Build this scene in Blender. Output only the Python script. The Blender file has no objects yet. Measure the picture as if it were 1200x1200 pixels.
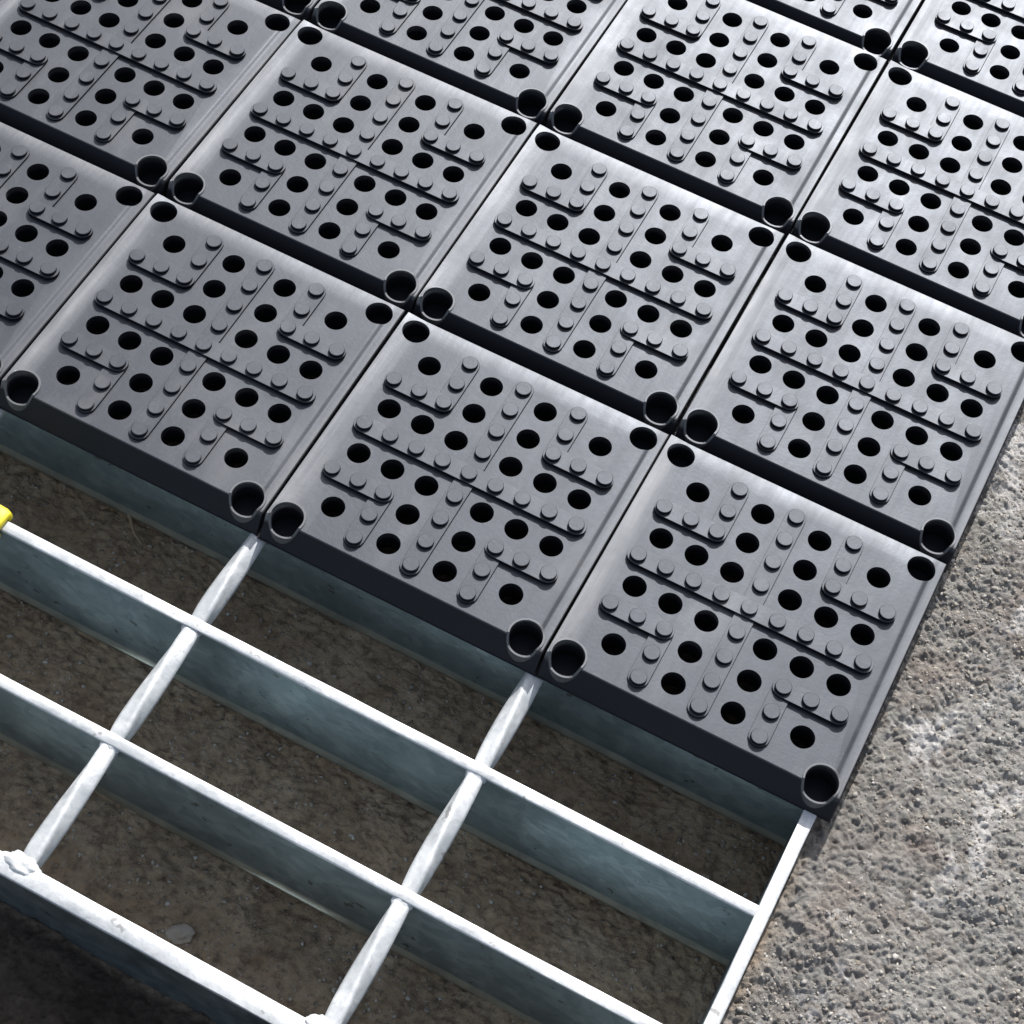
import bpy, bmesh, math, random
import numpy as np
from mathutils import Vector, Matrix

random.seed(7)
rng = np.random.default_rng(11)
S = 0.1                                   # one tile pitch = 0.1 m; all shapes below are in tile units times S
scene = bpy.context.scene
C = scene.collection

# ------------------------------------------------------------------ camera
cam_d = bpy.data.cameras.new('camera')
cam_d.sensor_width = 36.0
cam_d.lens = 68.012
cam_d.clip_start = 0.01
cam_d.clip_end = 500
cam = bpy.data.objects.new('camera', cam_d)
C.objects.link(cam)
_R = [[0.8854415688958933, 0.45785989946278394, 0.07973418674012038],
      [0.42811703350221747, -0.7367902917762486, -0.5233124034164793],
      [-0.18085639, 0.49749812, -0.84840237]]
m = Matrix(((_R[0][0], -_R[1][0], -_R[2][0], 0.80397858 * S),
            (_R[0][1], -_R[1][1], -_R[2][1], -3.6430827 * S),
            (_R[0][2], -_R[1][2], -_R[2][2], 5.26713859 * S),
            (0, 0, 0, 1)))
cam.matrix_world = m
scene.camera = cam

# ------------------------------------------------------------------ light
SUN_EL, SUN_AZ = math.radians(38), math.radians(-7)     # azimuth measured from +Y (towards +X)
world = bpy.data.worlds.new('World')
scene.world = world
world.use_nodes = True
nt = world.node_tree
sky = nt.nodes.new('ShaderNodeTexSky')
sky.sky_type = 'NISHITA'
sky.sun_disc = False
sky.sun_elevation = SUN_EL
sky.sun_rotation = SUN_AZ
sky.air_density = 1.0
sky.dust_density = 2.5
bg = nt.nodes['Background']
bg.inputs['Strength'].default_value = 0.115
hs = nt.nodes.new('ShaderNodeHueSaturation')          # a hazy, milky sky
hs.inputs['Saturation'].default_value = 0.62
nt.links.new(sky.outputs[0], hs.inputs['Color'])
nt.links.new(hs.outputs[0], bg.inputs[0])
sd = bpy.data.lights.new('sun', 'SUN')
sd.energy = 3.8
sd.angle = math.radians(0.5)
sd.color = (1.0, 0.982, 0.955)
sun = bpy.data.objects.new('sun', sd)
C.objects.link(sun)
Ld = Vector((math.sin(SUN_AZ) * math.cos(SUN_EL), math.cos(SUN_AZ) * math.cos(SUN_EL), math.sin(SUN_EL)))
sun.rotation_euler = Ld.to_track_quat('Z', 'Y').to_euler()
sun.location = Ld * 3
scene.view_settings.view_transform = 'Standard'
scene.view_settings.look = 'None'
scene.view_settings.exposure = 0.62
scene.view_settings.gamma = 1.0
scene.view_settings.use_curve_mapping = False

# ------------------------------------------------------------------ helpers
def link(name, me, mat=None, parent=None):
    o = bpy.data.objects.new(name, me)
    if mat is not None and me is not None and not me.materials:
        me.materials.append(mat)
    C.objects.link(o)
    if parent is not None:
        o.parent = parent
    return o

def mesh_of(bm, name, smooth=False):
    me = bpy.data.meshes.new(name)
    bmesh.ops.recalc_face_normals(bm, faces=bm.faces[:])
    bm.to_mesh(me)
    bm.free()
    if smooth:
        me.polygons.foreach_set('use_smooth', [True] * len(me.polygons))
    return me

def smooth_by_angle(me, deg):
    bm = bmesh.new(); bm.from_mesh(me)
    lim = math.radians(deg)
    for f in bm.faces: f.smooth = True
    for e in bm.edges:
        e.smooth = not (len(e.link_faces) == 2 and e.calc_face_angle(0) > lim)
    bm.to_mesh(me); bm.free()

def tag(o, label, cat, group=None, kind=None):
    o['label'] = label
    o['category'] = cat
    if group: o['group'] = group
    if kind: o['kind'] = kind

# value noise on arbitrary coordinates
_tab = rng.random((256, 256))
def vnoise(x, y):
    xi = np.floor(x).astype(int); yi = np.floor(y).astype(int)
    fx = x - xi; fy = y - yi
    fx = fx * fx * (3 - 2 * fx); fy = fy * fy * (3 - 2 * fy)
    a = _tab[xi & 255, yi & 255]; b = _tab[(xi + 1) & 255, yi & 255]
    c = _tab[xi & 255, (yi + 1) & 255]; d = _tab[(xi + 1) & 255, (yi + 1) & 255]
    return (a * (1 - fx) + b * fx) * (1 - fy) + (c * (1 - fx) + d * fx) * fy - 0.5

# ------------------------------------------------------------------ materials
class NT:
    def __init__(self, name):
        self.m = bpy.data.materials.new(name)
        self.m.use_nodes = True
        self.t = self.m.node_tree
        self.b = self.t.nodes['Principled BSDF']
    def n(self, kind, **kw):
        nd = self.t.nodes.new(kind)
        for k, v in kw.items():
            if k.startswith('i_'):
                nd.inputs[k[2:].replace('_', ' ')].default_value = v
            else:
                setattr(nd, k, v)
        return nd
    def l(self, a, b): self.t.links.new(a, b)
    def noise(self, vec, scale, detail=4, rough=0.55, dist=0.0):
        nd = self.n('ShaderNodeTexNoise', i_Scale=scale, i_Detail=detail, i_Roughness=rough, i_Distortion=dist)
        self.l(vec, nd.inputs['Vector']); return nd.outputs['Fac']
    def ramp(self, fac, stops):
        nd = self.n('ShaderNodeValToRGB'); e = nd.color_ramp.elements
        while len(e) < len(stops): e.new(0.5)
        for k, (p, c) in enumerate(stops):
            e[k].position = p
            e[k].color = (c, c, c, 1) if not isinstance(c, tuple) else (*c, 1)
        self.l(fac, nd.inputs[0]); return nd.outputs[0]
    def mix(self, fac, a, b, mode='MIX'):
        nd = self.n('ShaderNodeMix', data_type='RGBA', blend_type=mode)
        for sock, v in ((nd.inputs[0], fac), (nd.inputs[6], a), (nd.inputs[7], b)):
            if hasattr(v, 'links'): self.l(v, sock)
            elif isinstance(v, tuple): sock.default_value = (*v, 1)
            else: sock.default_value = v
        return nd.outputs[2]
    def bump(self, h, strength, dist, normal=None):
        nd = self.n('ShaderNodeBump', i_Strength=strength, i_Distance=dist)
        self.l(h, nd.inputs['Height'])
        if normal is not None: self.l(normal, nd.inputs['Normal'])
        return nd.outputs[0]
    def math(self, op, a, b=None):
        nd = self.n('ShaderNodeMath', operation=op)
        for k, v in enumerate((a, b)):
            if v is None: continue
            if hasattr(v, 'links'): self.l(v, nd.inputs[k])
            else: nd.inputs[k].default_value = v
        return nd.outputs[0]
    def mapping(self, vec, scale=(1, 1, 1), rot=(0, 0, 0)):
        nd = self.n('ShaderNodeMapping'); nd.inputs['Scale'].default_value = scale; nd.inputs['Rotation'].default_value = rot
        self.l(vec, nd.inputs['Vector']); return nd.outputs[0]

# black moulded plastic
P = NT('black_plastic')
geo = P.n('ShaderNodeNewGeometry'); pos = geo.outputs['Position']
n1 = P.noise(pos, 55, 5, 0.6)
n2 = P.noise(P.mapping(pos, (1, 0.10, 1)), 420, 3, 0.6)      # fine drag marks
n3 = P.noise(pos, 900, 3, 0.6)
dust = P.ramp(n1, [(0.35, 0.0), (0.75, 1.0)])
col = P.mix(dust, (0.011, 0.011, 0.013), (0.022, 0.022, 0.024))
smear = P.noise(P.mapping(pos, (1, 0.35, 1), (0, 0, 0.4)), 34, 6, 0.65, 0.6)
smudge = P.ramp(smear, [(0.52, 0.0), (0.72, 1.0)])
col = P.mix(P.math('MULTIPLY', smudge, 0.75), col, (0.075, 0.073, 0.072))
grit = P.ramp(P.noise(pos, 1500, 2, 0.5), [(0.70, 0.0), (0.76, 1.0)])
col = P.mix(P.math('MULTIPLY', grit, 0.35), col, (0.22, 0.21, 0.19))
P.l(col, P.b.inputs['Base Color'])
r1 = P.math('MULTIPLY_ADD', n1, 0.22); r1.node.inputs[2].default_value = 0.36
r2 = P.math('MULTIPLY_ADD', n2, 0.10); P.l(r1, r2.node.inputs[2])
P.l(r2, P.b.inputs['Roughness'])
P.b.inputs['Specular IOR Level'].default_value = 0.74
P.b.inputs['Specular Tint'].default_value = (0.80, 0.87, 1.0, 1)
bp = P.bump(n3, 0.06, 0.0004)
bp = P.bump(n2, 0.06, 0.0004, bp)
bp = P.bump(n1, 0.03, 0.004, bp)
P.l(bp, P.b.inputs['Normal'])
plastic = P.m
# the deck of a tile: the same plastic with the sheen of its rims painted in pale
lit_shaded = plastic.copy(); lit_shaded.name = 'lit_shaded_plastic'
D = NT.__new__(NT); D.m = lit_shaded; D.t = lit_shaded.node_tree; D.b = [q for q in D.t.nodes if q.type == 'BSDF_PRINCIPLED'][0]
tc = D.n('ShaderNodeTexCoord'); sx = D.n('ShaderNodeSeparateXYZ'); D.l(tc.outputs['Object'], sx.inputs[0])
def band(sock, lo, hi, flip=False):
    mr = D.n('ShaderNodeMapRange'); D.l(sock, mr.inputs[0])
    mr.inputs[1].default_value, mr.inputs[2].default_value = lo * S, hi * S
    mr.inputs[3].default_value, mr.inputs[4].default_value = (0, 1) if flip else (1, 0)
    return mr.outputs[0]
rim = D.math('MAXIMUM', band(sx.outputs[0], 0.035, 0.085), D.math('MULTIPLY', band(sx.outputs[0], 0.955, 0.985, True), 0.45))
rim = D.math('MAXIMUM', rim, D.math('MULTIPLY', band(sx.outputs[1], 0.92, 0.97, True), 0.7))
rim = D.math('MULTIPLY', rim, band(sx.outputs[2], -0.022, -0.010, True))
gpos = D.n('ShaderNodeNewGeometry').outputs['Position']
streak = D.noise(D.mapping(gpos, (1, 0.06, 1)), 330, 4, 0.65)
patch = D.noise(gpos, 26, 4, 0.6)
rim_sheen = D.math('MULTIPLY', rim, D.math('MULTIPLY', D.ramp(streak, [(0.30, 0.25), (0.65, 1.0)]), D.ramp(patch, [(0.30, 0.35), (0.60, 1.0)])))  # pale streaks standing in for light caught by the rims
oldr = D.b.inputs['Roughness'].links[0].from_socket        # nose shade is put into the material: darker, rougher, less specular
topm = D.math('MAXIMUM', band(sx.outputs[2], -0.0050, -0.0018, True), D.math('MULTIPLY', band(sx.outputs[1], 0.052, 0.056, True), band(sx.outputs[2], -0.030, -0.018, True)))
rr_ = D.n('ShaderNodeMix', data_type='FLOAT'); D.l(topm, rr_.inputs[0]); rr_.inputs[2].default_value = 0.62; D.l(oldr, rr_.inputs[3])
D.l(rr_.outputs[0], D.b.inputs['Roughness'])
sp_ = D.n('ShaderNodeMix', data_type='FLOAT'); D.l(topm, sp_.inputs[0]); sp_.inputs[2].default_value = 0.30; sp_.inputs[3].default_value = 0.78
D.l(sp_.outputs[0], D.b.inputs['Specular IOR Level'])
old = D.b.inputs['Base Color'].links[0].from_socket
D.l(D.mix(rim_sheen, D.mix(topm, (0.008, 0.008, 0.010), old), (0.20, 0.197, 0.195)), D.b.inputs['Base Color'])  # near-black base holds the painted shade of nose and hole walls

dull = plastic.copy(); dull.name = 'shaded_side_plastic'          # upright rib and stud faces, their shade painted in near black
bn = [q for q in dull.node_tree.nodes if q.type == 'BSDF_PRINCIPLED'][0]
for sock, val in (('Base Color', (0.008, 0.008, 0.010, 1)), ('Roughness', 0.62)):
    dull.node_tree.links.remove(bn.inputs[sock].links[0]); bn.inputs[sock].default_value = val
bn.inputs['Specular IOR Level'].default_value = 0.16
def shade_sides(me):
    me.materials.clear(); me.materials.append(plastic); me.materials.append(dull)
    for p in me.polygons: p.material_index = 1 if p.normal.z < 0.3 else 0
lip_mat = plastic.copy(); lip_mat.name = 'lit_plastic_lip'
bn = [q for q in lip_mat.node_tree.nodes if q.type == 'BSDF_PRINCIPLED'][0]
lip_mat.node_tree.links.remove(bn.inputs['Base Color'].links[0]); bn.inputs['Base Color'].default_value = (0.085, 0.084, 0.083, 1)  # paler base stands in for sunlight caught by the lip

# hot-dip galvanised steel
Z = NT('galvanised_steel')
geo = Z.n('ShaderNodeNewGeometry'); pos = geo.outputs['Position']
vor = Z.n('ShaderNodeTexVoronoi', i_Scale=240.0); Z.l(pos, vor.inputs['Vector'])
a = Z.noise(pos, 90, 5, 0.6, 0.4)
b = Z.noise(pos, 480, 4, 0.65)
spangle = Z.n('ShaderNodeSeparateColor'); Z.l(vor.outputs['Color'], spangle.inputs[0])
base = Z.mix(Z.ramp(a, [(0.3, 0.0), (0.7, 1.0)]), (0.205, 0.255, 0.275), (0.295, 0.345, 0.36))
base = Z.mix(Z.math('MULTIPLY', spangle.outputs[0], 0.5), base, (0.14, 0.18, 0.20))
speck = Z.ramp(b, [(0.70, 0.0), (0.78, 1.0)])
base = Z.mix(Z.math('MULTIPLY', speck, 0.55), base, (0.16, 0.15, 0.14))
Z.l(Z.ramp(a, [(0.25, 0.46), (0.75, 0.56)]), Z.b.inputs['Roughness'])
pit = Z.ramp(Z.noise(pos, 150, 3, 0.6), [(0.665, 0.0), (0.70, 1.0)])
base2 = Z.mix(Z.math('MULTIPLY', pit, 0.8), base, (0.10, 0.095, 0.09))
# sunlit brightness of the bar tops, put into the colour by height
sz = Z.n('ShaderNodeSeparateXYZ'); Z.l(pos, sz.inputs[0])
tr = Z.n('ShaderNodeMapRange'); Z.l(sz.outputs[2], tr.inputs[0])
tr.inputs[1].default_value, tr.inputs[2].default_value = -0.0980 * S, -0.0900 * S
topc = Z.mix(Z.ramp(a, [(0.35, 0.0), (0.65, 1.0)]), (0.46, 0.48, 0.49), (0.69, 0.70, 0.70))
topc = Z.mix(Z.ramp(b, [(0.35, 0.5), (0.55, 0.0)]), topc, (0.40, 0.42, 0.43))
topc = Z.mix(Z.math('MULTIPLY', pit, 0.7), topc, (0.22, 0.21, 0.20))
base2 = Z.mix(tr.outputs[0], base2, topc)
ft = Z.n('ShaderNodeMapRange'); Z.l(sz.outputs[2], ft.inputs[0])      # bounced-light line along the bar feet, painted as a pale band
ft.inputs[1].default_value, ft.inputs[2].default_value = -0.480 * S, -0.488 * S
base2 = Z.mix(Z.math('MULTIPLY', ft.outputs[0], Z.ramp(a, [(0.3, 0.5), (0.6, 1.0)])), base2, (0.50, 0.51, 0.46))
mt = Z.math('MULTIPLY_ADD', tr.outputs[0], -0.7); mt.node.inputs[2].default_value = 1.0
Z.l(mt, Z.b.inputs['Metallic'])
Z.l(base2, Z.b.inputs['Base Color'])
zb = Z.bump(a, 0.16, 0.0014)
zb = Z.bump(b, 0.2, 0.0005, zb)
Z.l(zb, Z.b.inputs['Normal'])
zinc = Z.m
bright = zinc.copy(); bright.name = 'bright_galvanised_steel'           # the pale top tone carried over the whole rods
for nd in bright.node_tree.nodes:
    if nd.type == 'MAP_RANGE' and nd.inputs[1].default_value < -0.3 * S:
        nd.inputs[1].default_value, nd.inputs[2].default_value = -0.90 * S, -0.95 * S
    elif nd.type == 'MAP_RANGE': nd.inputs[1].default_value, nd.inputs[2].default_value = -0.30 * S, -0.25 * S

# trodden earth and crushed stone
G = NT('packed_earth')
geo = G.n('ShaderNodeNewGeometry'); pos = geo.outputs['Position']
g1 = G.noise(pos, 9, 5, 0.6, 0.3)
g2 = G.noise(pos, 42, 6, 0.65, 0.5)
g3 = G.noise(pos, 260, 5, 0.7)
g4 = G.noise(G.mapping(pos, (1, 1, 1), (0, 0, 1.1)), 17, 6, 0.7, 0.8)
gc = G.mix(G.ramp(g1, [(0.35, 0.0), (0.65, 1.0)]), (0.31, 0.292, 0.266), (0.415, 0.40, 0.375))
gc = G.mix(G.ramp(g2, [(0.50, 0.0), (0.70, 0.8)]), gc, (0.30, 0.25, 0.22))
gc = G.mix(G.ramp(g4, [(0.54, 0.0), (0.60, 0.85)]), gc, (0.68, 0.66, 0.64))
gc = G.mix(G.ramp(g3, [(0.33, 0.75), (0.47, 0.0)]), gc, (0.13, 0.11, 0.095))
gc = G.mix(G.ramp(g3, [(0.58, 0.0), (0.72, 0.5)]), gc, (0.62, 0.59, 0.55))
sxg = G.n('ShaderNodeSeparateXYZ'); G.l(pos, sxg.inputs[0])
edge = G.n('ShaderNodeMapRange'); G.l(G.math('ADD', sxg.outputs[0], G.math('MULTIPLY', g2, 0.03)), edge.inputs[0])
edge.inputs[1].default_value, edge.inputs[2].default_value = 0.105, 0.116
edge.inputs[3].default_value, edge.inputs[4].default_value = 1, 0
soil = G.mix(G.ramp(g2, [(0.35, 0.0), (0.65, 1.0)]), (0.38, 0.275, 0.185), (0.56, 0.44, 0.32))
soil = G.mix(G.ramp(g3, [(0.34, 0.8), (0.52, 0.0)]), soil, (0.17, 0.13, 0.10))
soil = G.mix(G.ramp(g3, [(0.60, 0.0), (0.72, 0.5)]), soil, (0.55, 0.48, 0.40))
front_shade = G.n('ShaderNodeMapRange'); G.l(sxg.outputs[1], front_shade.inputs[0])       # deep shade in front of the end bar, put into the soil colour
front_shade.inputs[1].default_value, front_shade.inputs[2].default_value = -0.229, -0.236
soil = G.mix(front_shade.outputs[0], soil, G.mix(G.ramp(g2, [(0.4, 0.0), (0.65, 1.0)]), (0.055, 0.045, 0.036), (0.12, 0.098, 0.078)))
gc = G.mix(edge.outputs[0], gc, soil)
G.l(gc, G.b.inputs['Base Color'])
G.b.inputs['Roughness'].default_value = 0.95
G.b.inputs['Specular IOR Level'].default_value = 0.15
gb = G.bump(G.noise(pos, 420, 7, 0.78, 0.3), 1.0, 0.0022)
G.l(gb, G.b.inputs['Normal'])
earth = G.m

K = NT('crushed_stone')
oi = K.n('ShaderNodeNewGeometry')
kc = K.ramp(oi.outputs['Random Per Island'], [(0.0, (0.17, 0.145, 0.12)), (0.35, (0.29, 0.265, 0.23)), (0.7, (0.41, 0.385, 0.345)), (0.94, (0.48, 0.46, 0.43)), (1.0, (0.60, 0.58, 0.55))])
kc = K.mix(K.math('MULTIPLY', K.noise(oi.outputs['Position'], 600, 4), 0.6), kc, (0.2, 0.17, 0.14))
K.l(kc, K.b.inputs['Base Color'])
K.b.inputs['Roughness'].default_value = 0.9
K.b.inputs['Specular IOR Level'].default_value = 0.2
K.l(K.bump(K.noise(oi.outputs['Position'], 900, 4), 0.5, 0.0008), K.b.inputs['Normal'])
crushed = K.m

Y = NT('yellow_plastic')
Y.b.inputs['Base Color'].default_value = (0.80, 0.66, 0.035, 1)
Y.b.inputs['Roughness'].default_value = 0.55
gy = Y.n('ShaderNodeNewGeometry')
Y.l(Y.bump(Y.noise(gy.outputs['Position'], 300, 3), 0.1, 0.0005), Y.b.inputs['Normal'])
yellow = Y.m

W = NT('pale_pebble')
gw = W.n('ShaderNodeNewGeometry')
W.l(W.mix(W.noise(gw.outputs['Position'], 200, 5), (0.22, 0.19, 0.16), (0.46, 0.42, 0.37)), W.b.inputs['Base Color'])
W.b.inputs['Roughness'].default_value = 0.85
W.l(W.bump(W.noise(gw.outputs['Position'], 500, 4), 0.5, 0.001), W.b.inputs['Normal'])
pale = W.m

T = NT('dry_twig')
T.b.inputs['Base Color'].default_value = (0.30, 0.23, 0.15, 1)
T.b.inputs['Roughness'].default_value = 0.9
gt = T.n('ShaderNodeNewGeometry')
T.l(T.bump(T.noise(gt.outputs['Position'], 700, 3), 0.5, 0.0005), T.b.inputs['Normal'])
twig_mat = T.m

# ------------------------------------------------------------------ ground: one sheet, dense where the camera looks
GZ = -0.535
def axis(lo, hi, parts):
    pts = [parts[0][0]]
    for a0, a1, st in parts:
        n = max(1, int(round((a1 - a0) / st)))
        pts += list(np.linspace(a0, a1, n + 1)[1:])
    out = []
    x, st = pts[-1], 0.05
    while x < hi:
        st *= 1.5; x += st; out.append(x)
    pre = []
    x, st = pts[0], 0.05
    while x > lo:
        st *= 1.5; x -= st; pre.append(x)
    return np.array(pre[::-1] + pts + out)
gu = axis(-600, 600, [(-2.35, 0.85, 0.0100), (0.85, 1.95, 0.0044), (1.95, 2.5, 0.0090)])
gv = axis(-600, 600, [(-2.95, -2.75, 0.016), (-2.75, -1.75, 0.0075), (-1.75, 1.3, 0.0047), (1.3, 2.1, 0.012)])
def ground_z(u, v):
    h = 0.050 * vnoise(u * 1.6 + 3, v * 1.6 + 8)
    h += 0.042 * vnoise(u * 5.3 + 40, v * 5.3 + 11)
    w = vnoise(u * 9 + 90, v * 9 + 55) * 0.9
    for k, (f, amp, rot) in enumerate(((11.0, 0.017, 0.5), (23.0, 0.019, 1.2), (47.0, 0.0190, 2.1), (95.0, 0.0170, 0.9))):
        c, s_ = math.cos(rot), math.sin(rot)
        x = (u * c - v * s_) * f + w + 31.7 * k; y = (u * s_ + v * c) * f - w + 17.3 * k
        h += 0.50 * amp * (np.minimum(np.abs(2.6 * vnoise(x, y)), 0.75) - 0.35)
        h += 0.32 * amp * vnoise(x * 0.77 + 9, y * 0.77 + 3)
    out = np.maximum(np.maximum(-2.35 - u, u - 2.25), np.maximum(-2.75 - v, v - 2.0))
    near = np.clip(1 - out / 0.25, 0.0, 1.0)                # the fine relief is only modelled round the grating
    # the ground climbs a little in front of the grating's end bar
    d = np.clip((-2.27 - v) / 0.06, 0, 1) * np.clip((1.25 - u) / 0.3, 0, 1)
    up = np.clip((u - 0.930) / 0.024, 0, 1)
    return GZ + h * near + 0.17 * d * d * (3 - 2 * d) + 0.385 * up * up * (3 - 2 * up)
UU, VV = np.meshgrid(gu, gv)
ZZ = ground_z(UU, VV)
nu, nv = len(gu), len(gv)
co = np.stack([UU, VV, ZZ], -1).reshape(-1, 3) * S
idx = np.arange(nu * nv).reshape(nv, nu)
quads = np.stack([idx[:-1, :-1], idx[:-1, 1:], idx[1:, 1:], idx[1:, :-1]], -1).reshape(-1, 4)
gm = bpy.data.meshes.new('ground')
gm.vertices.add(len(co)); gm.vertices.foreach_set('co', co.ravel())
gm.loops.add(quads.size); gm.loops.foreach_set('vertex_index', quads.ravel())
gm.polygons.add(len(quads)); gm.polygons.foreach_set('loop_start', np.arange(0, quads.size, 4))
gm.update(); gm.validate()
gm.polygons.foreach_set('use_smooth', np.ones(len(quads), bool))
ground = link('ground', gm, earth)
ground['kind'] = 'structure'
ground['label'] = 'rough grey brown earth with pale dusty patches'

# crushed stone bits lying on it: nobody could count them
def stone_bits(n, region, smin, smax):
    u = rng.uniform(region[0], region[1], n); v = rng.uniform(region[2], region[3], n)
    keep = vnoise(u * 4 + 5, v * 4 + 9) + rng.uniform(-0.35, 0.35, n) > -0.1
    u, v = u[keep], v[keep]
    s = smin * (smax / smin) ** (rng.random(len(u)) ** 2.2)
    return u, v, s
phi = (1 + 5 ** 0.5) / 2
ico_v = np.array([(-1, phi, 0), (1, phi, 0), (-1, -phi, 0), (1, -phi, 0), (0, -1, phi), (0, 1, phi), (0, -1, -phi), (0, 1, -phi), (phi, 0, -1), (phi, 0, 1), (-phi, 0, -1), (-phi, 0, 1)]) / 1.9
ico_f = np.array([(0, 11, 5), (0, 5, 1), (0, 1, 7), (0, 7, 10), (0, 10, 11), (1, 5, 9), (5, 11, 4), (11, 10, 2), (10, 7, 6), (7, 1, 8), (3, 9, 4), (3, 4, 2), (3, 2, 6), (3, 6, 8), (3, 8, 9), (4, 9, 5), (2, 4, 11), (6, 2, 10), (8, 6, 7), (9, 8, 1)])
us, vs, ss = [np.concatenate(t) for t in zip(
    stone_bits(16000, (0.98, 1.95, -2.3, 1.6), 0.0024, 0.0075),
    stone_bits(9000, (-2.3, 0.93, -2.26, -0.9), 0.0024, 0.0080))]
n = len(us)
V = ico_v[None] * rng.uniform(0.5, 1.5, (n, 12, 1)) * ss[:, None, None]
V = V * np.stack([rng.uniform(0.7, 1.5, n), rng.uniform(0.7, 1.5, n), rng.uniform(0.35, 0.75, n)], -1)[:, None]
ang = rng.uniform(0, 6.28, n); ca, sa = np.cos(ang)[:, None], np.sin(ang)[:, None]
V = np.stack([V[..., 0] * ca - V[..., 1] * sa, V[..., 0] * sa + V[..., 1] * ca, V[..., 2]], -1)
V += np.stack([us, vs, ground_z(us, vs) - 0.05 * ss], -1)[:, None]
F = (ico_f[None] + (np.arange(n) * 12)[:, None, None]).reshape(-1, 3)
sm = bpy.data.meshes.new('gravel')
sm.vertices.add(n * 12); sm.vertices.foreach_set('co', (V * S).ravel())
sm.loops.add(F.size); sm.loops.foreach_set('vertex_index', F.ravel())
sm.polygons.add(len(F)); sm.polygons.foreach_set('loop_start', np.arange(0, F.size, 3))
sm.update(); sm.validate()
grav = link('gravel', sm, crushed)
tag(grav, 'crumbled grey brown stone grit scattered over the earth', 'gravel', kind='stuff')

# ------------------------------------------------------------------ the steel grating: one welded thing
TOP = -0.086            # top of the bars; the tiles rest here
def prism(profile, axis_, a0, a1, seg=1, wob=0.0):
    """profile [(across, z)] swept along u ('u') or v ('v')"""
    bm = bmesh.new(); rings = []
    for k in range(seg + 1):
        t = a0 + (a1 - a0) * k / seg
        ring = []
        for (x, z) in profile:
            dx = wob * (random.random() - 0.5); dz = wob * (random.random() - 0.5)
            p = (t, x + dx, z + dz) if axis_ == 'u' else (x + dx, t, z + dz)
            ring.append(bm.verts.new([q * S for q in p]))
        rings.append(ring)
    npf = len(profile)
    for k in range(seg):
        for i in range(npf):
            j = (i + 1) % npf
            bm.faces.new((rings[k][i], rings[k][j], rings[k + 1][j], rings[k + 1][i]))
    bm.faces.new(rings[0]); bm.faces.new(rings[-1][::-1])
    return bm
def bar_profile(c, w, top, depth, foot=0.0):
    h = w / 2; r = 0.004
    p = [(c - h, top - r), (c - h + 0.3 * r, top - 0.3 * r), (c - h + r, top), (c + h - r, top), (c + h - 0.3 * r, top - 0.3 * r), (c + h, top - r)]
    b = top - depth
    if foot:
        p += [(c + h, b + 0.026), (c + h + foot, b + 0.014), (c + h + foot, b), (c - h - foot, b), (c - h - foot, b + 0.014), (c - h, b + 0.026)]
    else:
        p += [(c + h, b), (c - h, b)]
    return p
gr = bpy.data.objects.new('steel_grating', None); C.objects.link(gr)
gr.empty_display_size = 0.02
tag(gr, 'galvanised steel grating of flat bars and twisted rods, bare in front and tiled behind', 'grating')
VA, PITCH = -1.360, 0.455
U_END = 0.913
bar_vs = [VA - PITCH] + [VA + PITCH * k for k in range(0, 13)]
for v in bar_vs:
    bm = prism(bar_profile(v, 0.038, TOP, 0.425, 0.013), 'u', -5.2, U_END + 0.004, 40, 0.0016)
    me = mesh_of(bm, 'bearing_bar'); smooth_by_angle(me, 50)
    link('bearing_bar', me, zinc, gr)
me = mesh_of(prism(bar_profile(0.934, 0.042, TOP + 0.002, 0.425), 'v', -2.80, 4.4, 60, 0.0016), 'edge_bar'); smooth_by_angle(me, 50)
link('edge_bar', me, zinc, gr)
me = mesh_of(prism(bar_profile(-2.294, 0.060, TOP + 0.004, 0.285, 0.008), 'u', -5.2, U_END + 0.003, 40, 0.002), 'edge_bar'); smooth_by_angle(me, 50)
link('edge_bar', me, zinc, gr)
# twisted cross rods, a quarter turn per cell, pinched where they cross the bars
def rod_bm(u):
    bm = bmesh.new(); rings = []
    v0, v1 = -2.27, 4.3; n = 330
    for k in range(n + 1):
        v = v0 + (v1 - v0) * k / n
        ph = (v - VA) / PITCH
        tw = ph * math.pi / 2
        near = abs(ph - round(ph)) * PITCH
        pin = 1 - 0.10 * math.exp(-(near / 0.04) ** 2)
        dz = -0.004 * math.exp(-(near / 0.05) ** 2)
        ring = []
        for i in range(24):
            a0 = 2 * math.pi * i / 24
            rr = 0.0288 * (abs(math.cos(a0)) ** 7 + abs(math.sin(a0)) ** 7) ** (-1 / 7) * pin
            aa = a0 + tw
            ring.append(bm.verts.new(((u + rr * math.cos(aa)) * S, v * S, (TOP - 0.0285 + dz + rr * math.sin(aa)) * S)))
        rings.append(ring)
    for k in range(n):
        for i in range(24):
            j = (i + 1) % 24
            bm.faces.new((rings[k][i], rings[k][j], rings[k + 1][j], rings[k + 1][i]))
    bm.faces.new(rings[0]); bm.faces.new(rings[-1][::-1])
    return bm
def blob_bm(cx, cy, cz, rx, ry, rz, seed, sub=3, amp=0.25):
    bm = bmesh.new()
    bmesh.ops.create_icosphere(bm, subdivisions=sub, radius=1)
    r = random.Random(seed); o = [r.uniform(0, 50) for _ in range(3)]
    from mathutils import noise
    for vt in bm.verts:
        k = 1 + amp * noise.noise(vt.co * 1.9 + Vector(o)) + 0.4 * amp * noise.noise(vt.co * 4.5 + Vector(o))
        vt.co = Vector((cx + vt.co.x * k * rx, cy + vt.co.y * k * ry, cz + vt.co.z * k * rz)) * S
    return bm
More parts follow.
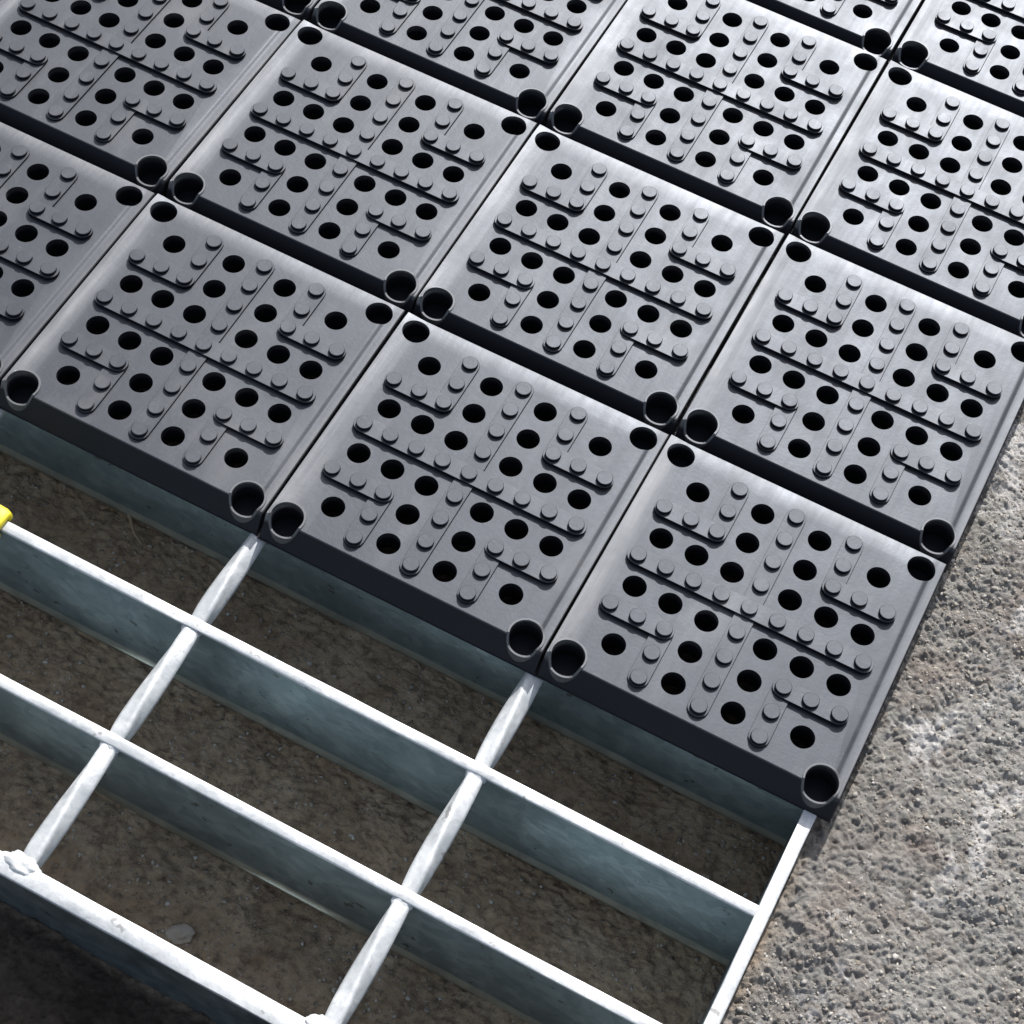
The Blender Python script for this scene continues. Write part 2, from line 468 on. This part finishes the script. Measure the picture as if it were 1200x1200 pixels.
for u in range(0, -6, -1):
    uu = u - 0.006
    me = mesh_of(rod_bm(uu), 'cross_rod', True)
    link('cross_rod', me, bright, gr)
    bm = blob_bm(uu - 0.012, -2.272, TOP - 0.005, 0.060, 0.034, 0.015, 40 + u, 4, 0.30)
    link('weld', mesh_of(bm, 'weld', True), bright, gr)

for u in (0, -1):                           # forge-welded joints one can see on the bare part
    for v in (VA, VA - PITCH):
        bm = blob_bm(u - 0.006, v - 0.012, TOP - 0.016, 0.036, 0.034, 0.013, int(90 + 7 * u + 11 * v), 3, 0.22)
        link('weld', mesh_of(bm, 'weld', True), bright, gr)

# ------------------------------------------------------------------ plastic tile
E0 = 0.0065                                # half joint gap
CX = CY = 0.497
BASE = TOP
BACK = 0.987                               # back edge of the rim
def pl(d, pts):
    if d <= pts[0][0]: return pts[0][1]
    for (a0, z0), (a1, z1) in zip(pts, pts[1:]):
        if d <= a1: return z0 + (z1 - z0) * (d - a0) / (a1 - a0)
    return pts[-1][1]
P_FRONT = [(0.0035, -0.0790), (0.0060, -0.0735), (0.0470, -0.0040), (0.0485, -0.0012), (0.051, 0.0)]
P_BACK = [(0.019, -0.012), (0.0220, -0.0052), (0.050, -0.0022), (0.085, 0.0)]
P_LEFT = [(0.0060, 0.0), (0.0085, 0.0075), (0.030, 0.0056), (0.055, 0.0022), (0.075, 0.0006), (0.095, 0.0)]
P_RIGHT = [(0.0060, -0.010), (0.0085, -0.0062), (0.030, -0.0060), (0.036, -0.0055), (0.047, -0.0008), (0.052, 0.0)]
def tile_z(u, v):
    return min(pl(v, P_FRONT), pl(1 - v, P_BACK), pl(1 - u, P_RIGHT)) + pl(u, P_LEFT)
def body_bm():
    bm = bmesh.new()
    us_ = sorted(set([p for p, _ in P_LEFT] + [0.02, 0.03, 0.04, 0.07] + [1 - p for p, _ in P_RIGHT] + [1 - 0.016, 1 - 0.024, 0.12, 0.88]))
    vs_ = sorted(set([p for p, _ in P_FRONT] + [0.018, 0.026, 0.034, 0.040] + [1 - p for p, _ in P_BACK] + [1 - 0.026, 1 - 0.038, 0.10, 0.90]))
    nu_, nv_ = len(us_), len(vs_)
    top = [[bm.verts.new((u * S, v * S, tile_z(u, v) * S)) for u in us_] for v in vs_]
    for b_ in range(nv_ - 1):
        for a_ in range(nu_ - 1):
            bm.faces.new((top[b_][a_], top[b_][a_ + 1], top[b_ + 1][a_ + 1], top[b_ + 1][a_]))
    loop = [(a_, 0) for a_ in range(nu_ - 1)] + [(nu_ - 1, b_) for b_ in range(nv_ - 1)] + \
           [(a_, nv_ - 1) for a_ in range(nu_ - 1, 0, -1)] + [(0, b_) for b_ in range(nv_ - 1, 0, -1)]
    prev = [top[b_][a_] for a_, b_ in loop]
    lo_u, hi_u, lo_v, hi_v = us_[0], us_[-1], vs_[0], vs_[-1]
    def grow(e, z):
        out = []
        for a_, b_ in loop:
            u, v = us_[a_], vs_[b_]
            if a_ == 0: u = e
            if a_ == nu_ - 1: u = 1 - e
            if b_ == 0: v = e
            if b_ == nv_ - 1: v = 1 - e
            if e is None: u, v = us_[a_], vs_[b_]
            out.append(bm.verts.new((u * S, v * S, z * S)))
        return out
    n_ = len(loop)
    mid = [bm.verts.new((us_[a_] * S, vs_[b_] * S, -0.0805 * S)) for a_, b_ in loop]
    for nxt in (mid, grow(0.0003, -0.0815), grow(0.0003, BASE)):
        for i in range(n_):
            j = (i + 1) % n_
            bm.faces.new((prev[i], prev[j], nxt[j], nxt[i]))
        prev = nxt
    bm.faces.new(prev[::-1])
    return bm
def cyl(bm, x, y, z0, z1, r0, r1, n=32):
    a = [bm.verts.new(((x + r0 * math.cos(2 * math.pi * k / n)) * S, (y + r0 * math.sin(2 * math.pi * k / n)) * S, z0 * S)) for k in range(n)]
    b = [bm.verts.new(((x + r1 * math.cos(2 * math.pi * k / n)) * S, (y + r1 * math.sin(2 * math.pi * k / n)) * S, z1 * S)) for k in range(n)]
    for k in range(n):
        j = (k + 1) % n
        bm.faces.new((a[k], a[j], b[j], b[k]))
    bm.faces.new(a[::-1]); bm.faces.new(b)
g = (-0.351, -0.226, -0.101, 0.101, 0.226, 0.351)
HOLES = []
for sx in (-1, 1):
    for sy in (-1, 1):
        HOLES += [(0.101, 0.351), (0.101, 0.226), (0.101, 0.101), (0.226, 0.101), (0.351, 0.101), (0.320, 0.320)] and \
                 [(CX + sx * a, CY + sy * b) for a, b in ((0.101, 0.351), (0.101, 0.226), (0.101, 0.101), (0.226, 0.101), (0.351, 0.101), (0.320, 0.320))]
CORN = [(0.072, 0.070), (0.925, 0.070)]          # front: lipped sockets on the sloping nose
CORN_BACK = [(0.069, 0.920), (0.927, 0.920)]     # back: plain sunk holes
RB = 0.053
cb = bmesh.new()
for x, y in HOLES: cyl(cb, x, y, BASE - 0.02, 0.02, 0.037, 0.0395)
for x, y in CORN: cyl(cb, x, y, -0.080, 0.02, RB - 0.004, RB + 0.0005, 40)
for x, y in CORN_BACK: cyl(cb, x, y, -0.080, 0.02, 0.0435, 0.0480, 40)
body = link('plastic_tile', mesh_of(body_bm(), 'tile_deck'), lit_shaded)
cut = link('cut', mesh_of(cb, 'cut'))
mod = body.modifiers.new('holes', 'BOOLEAN'); mod.operation = 'DIFFERENCE'; mod.solver = 'EXACT'; mod.object = cut
dg = bpy.context.evaluated_depsgraph_get()
deck = bpy.data.meshes.new_from_object(body.evaluated_get(dg))
bpy.data.objects.remove(cut)
body.modifiers.clear(); body.data = deck; deck.name = 'tile_deck'
smooth_by_angle(deck, 24)

RV = 0.0072                                # low ribs along v
RH = 0.0138                                # rib height
def rib_outline(path, hw):
    """rounded-end strip round an axis-parallel path, as a convex-ish outline (list of polygons)"""
    return path
def strip(bm, x0, y0, x1, y1, hw, z1, round0=True, round1=True):
    """a flat rib with rounded ends along u or v, slightly bevelled top"""
    d = Vector((x1 - x0, y1 - y0)); L = d.length; d.normalize(); nrm = Vector((-d.y, d.x))
    def outline(h):
        pts = []
        for (px, py, sgn, rnd) in ((x1, y1, 1, round1), (x0, y0, -1, round0)):
            if rnd:
                for k in range(9):
                    a = -math.pi / 2 + math.pi * k / 8
                    q = d * (math.cos(a) * h * sgn) + nrm * (math.sin(a) * h * sgn)
                    pts.append((px + q.x, py + q.y))
            else:
                for s in (-1, 1):
                    q = nrm * (h * s * sgn); pts.append((px + q.x, py + q.y))
        return pts
    rs = []
    for h, z in ((hw, -0.004), (hw, z1 - 0.0009), (hw - 0.0009, z1)):
        pts = outline(h)
        def zz(x, y):
            if z < 0: return z
            # the ribs ramp: low on the side away from their sharp edge
            k = ((x - x0) / HW if abs(x1 - x0) < abs(y1 - y0) else -(y - y0) / HW)
            return z * (0.96 + 0.04 * k)
        rs.append([bm.verts.new((x * S, y * S, zz(x, y) * S)) for x, y in pts])
    for a, b in zip(rs, rs[1:]):
        for i in range(len(a)):
            j = (i + 1) % len(a)
            bm.faces.new((a[i], a[j], b[j], b[i]))
    bm.faces.new(rs[-1]); bm.faces.new(rs[0][::-1])
HW = 0.034
studs = []
def rib(name, arms, parent):
    bm = bmesh.new()
    for k, arm in enumerate(arms):
        strip(bm, *arm, HW, RV if abs(arm[0] - arm[2]) < abs(arm[1] - arm[3]) else RH)
    me = mesh_of(bm, name); smooth_by_angle(me, 30); shade_sides(me)
    return link(name, me, None, parent)
rib('rib', [(CX - 0.39, CY, CX + 0.39, CY), (CX, CY - 0.39, CX, CY + 0.39)], body)
studs += [(CX + k * 0.097, CY) for k in range(-4, 5)] + [(CX, CY + k * 0.097) for k in range(-4, 5) if k]
for sx in (-1, 1):
    for sy in (-1, 1):
        kx, ky = CX + sx * 0.203, CY + sy * 0.203
        rib('rib', [(kx, ky, CX + sx * 0.388, ky), (kx, ky, kx, CY + sy * 0.388)], body)
        studs += [(kx, ky), (kx + sx * 0.092, ky), (kx + sx * 0.188, ky), (kx, ky + sy * 0.092), (kx, ky + sy * 0.188)]
sb = bmesh.new()
prof = [(0.0275, -0.004), (0.0266, 0.0096), (0.0248, 0.0112)]
pr_ = [[sb.verts.new((r * math.cos(2 * math.pi * k / 20) * S, r * math.sin(2 * math.pi * k / 20) * S, z * S)) for k in range(20)] for r, z in prof]
for a, b in zip(pr_, pr_[1:]):
    for k in range(20):
        j = (k + 1) % 20
        sb.faces.new((a[k], a[j], b[j], b[k]))
sb.faces.new(pr_[-1])
stud_me = mesh_of(sb, 'stud'); smooth_by_angle(stud_me, 22)
shade_sides(stud_me)
def on_v(x, y):
    """True for a stud that stands on a low v rib only"""
    if abs(y - CY) < 0.02: return False
    if abs(x - CX) < 0.02: return True
    return abs(abs(y - CY) - 0.203) > 0.02
for x, y in studs:
    o = link('stud', stud_me, None, body)
    o.location = (x * S, y * S, (RH if min(abs(y - CY), abs(abs(y - CY) - 0.203)) < 0.02 and not on_v(x, y) else RV) * 0.95 * S)
# thin lipped sockets in the four corners
def socket(x, y):
    bm = bmesh.new(); n = 40; rings = []
    for r, dz in ((RB - 0.001, None), (RB - 0.0006, 0.0036), (RB + 0.0002, 0.0046), (RB + 0.0062, 0.0046), (RB + 0.0072, 0.0036), (RB + 0.0078, -9)):
        ring = []
        for k in range(n):
            a = 2 * math.pi * k / n
            c_, s_ = math.cos(a), math.sin(a)
            zs = max(tile_z(x + (RB + 0.004) * c_, y + (RB + 0.004) * s_), -0.036)
            z = -0.079 if dz is None else (tile_z(x + r * c_, y + r * s_) - 0.012 if dz == -9 else zs + dz)
            ring.append(bm.verts.new(((x + r * c_) * S, (y + r * s_) * S, max(z, -0.0835) * S)))
        rings.append(ring)
    for a, b in zip(rings, rings[1:]):
        for k in range(n):
            j = (k + 1) % n
            bm.faces.new((a[k], a[j], b[j], b[k]))
    me_ = mesh_of(bm, 'socket_lip'); smooth_by_angle(me_, 35)
    return me_
for x, y in CORN:
    link('socket_lip', socket(x, y), lip_mat, body)
parts = list(body.children)
for o in parts: assert o.parent == body

ROWN = {-1: 'front row', 0: 'second row from the front', 1: 'third row from the front', 2: 'fourth row from the front'}
COLN = {0: 'right end', -1: 'second from the right', -2: 'third from the right', -3: 'fourth from the right'}
COLS2 = {0: 'rightmost', -1: 'second from the right', -2: 'third from the right', -3: 'leftmost'}
def tile_label(i, j):
    if j == 2:
        return 'black studded plastic tile in the fourth row, ' + {0: 'at the upper right corner', -1: 'second from the right'}[i]
    if (i, j) == (0, -1): return 'black studded plastic tile at the front corner between bare grating and earth'
    if (i, j) == (0, 0): return 'black studded plastic tile beside the earth, second row from the bare grating'
    row = {-1: 'front row along the bare grating', 0: 'second row from the bare grating', 1: 'third row from the bare grating'}[j]
    return 'black studded plastic tile, %s, %s' % (row, COLS2[i])
cells = [(0, -1), (-1, -1), (-2, -1), (-3, -1), (0, 0), (-1, 0), (-2, 0), (-3, 0), (0, 1), (-1, 1), (-2, 1), (-3, 1), (-1, 2), (0, 2)]
for k, (i, j) in enumerate(cells):
    if k == 0:
        t = body
    else:
        t = body.copy(); C.objects.link(t)
        for ch in parts:
            c = ch.copy(); C.objects.link(c); c.parent = t
    jx, jy, jr = rng.normal(0, 0.0014, 2).tolist() + [rng.normal(0, 0.0022)]
    t.location = ((i + jx) * S, (j + jy) * S, 0)
    tx, ty = rng.uniform(-0.006, 0.006, 2)
    t.rotation_euler = (tx, ty, jr)
    t.location.z = (abs(tx) + abs(ty)) * 0.3 * S
    tag(t, tile_label(i, j), 'floor tile', 'black studded plastic tiles clipped on the grating')

# ------------------------------------------------------------------ yellow clip over the left end of the first bare bar
yb = bmesh.new()
u0, u1 = -2.05, -1.712
prof = [(-0.054, -0.030), (-0.054, 0.0), (-0.050, 0.016), (-0.036, 0.026), (0.036, 0.026), (0.050, 0.016), (0.054, 0.0), (0.054, -0.015),
        (0.026, -0.015), (0.026, 0.004), (-0.026, 0.004), (-0.026, -0.030)]
cap = [(u0, 1.0), (u1 - 0.05, 1.0), (u1 - 0.018, 0.97), (u1 - 0.004, 0.88), (u1, 0.74)]
rs = []
for (uu, k) in cap:
    rs.append([yb.verts.new((uu * S, (VA + y * (k if abs(y) > 0.03 else 1)) * S, (TOP + (z * k if z > 0.005 else z)) * S)) for y, z in prof])
for a, b in zip(rs, rs[1:]):
    for i in range(len(prof)):
        j = (i + 1) % len(prof)
        yb.faces.new((a[i], a[j], b[j], b[i]))
yb.faces.new(rs[0]); yb.faces.new(rs[-1][::-1])
me = mesh_of(yb, 'plastic_clip'); smooth_by_angle(me, 40)
yc = link('plastic_clip', me, yellow)
tag(yc, 'small yellow plastic clip straddling the bare steel bar', 'clip')

# ------------------------------------------------------------------ loose bits
def pebble(name, u, v, r, seed, label, flat=0.6, rx=1.0):
    bm = blob_bm(0, 0, 0, r * rx, r, r * flat, seed, 2, 0.45)
    o = link(name, mesh_of(bm, name), pale)
    o.location = (u * S, v * S, (float(ground_z(np.array([u]), np.array([v]))[0]) + r * flat * 0.5) * S)
    tag(o, label, 'pebble')
    return o
PEB = pebble
p1 = pebble('pebble', -0.622, -2.105, 0.030, 3, 'pale elongated pebble on the earth in the bare cell nearest the front bar', 0.55, 1.7)
p1.rotation_euler = (0, 0, 0.5)
tb = bmesh.new(); prev = None
for k in range(9):
    t = k / 8; u = -1.616 + 0.162 * t + 0.012 * math.sin(5 * t); v = -0.915 - 0.105 * t + 0.008 * math.sin(7 * t + 1)
    z = float(ground_z(np.array([u]), np.array([v]))[0]) + 0.022 + 0.012 * math.sin(3 * t)
    r = 0.0055 - 0.002 * t
    ring = [tb.verts.new(((u + r * math.cos(a) * 0.6) * S, (v + r * math.cos(a)) * S, (z + r * math.sin(a)) * S)) for a in [i * math.pi / 3 for i in range(6)]]
    if prev:
        for i in range(6): tb.faces.new((prev[i], prev[(i + 1) % 6], ring[(i + 1) % 6], ring[i]))
    else: tb.faces.new(ring)
    prev = ring
tb.faces.new(prev[::-1])
tw = link('twig', mesh_of(tb, 'twig', True), twig_mat)
tag(tw, 'thin dry brown twig on the earth between the front tiles and the first bare bar', 'twig')
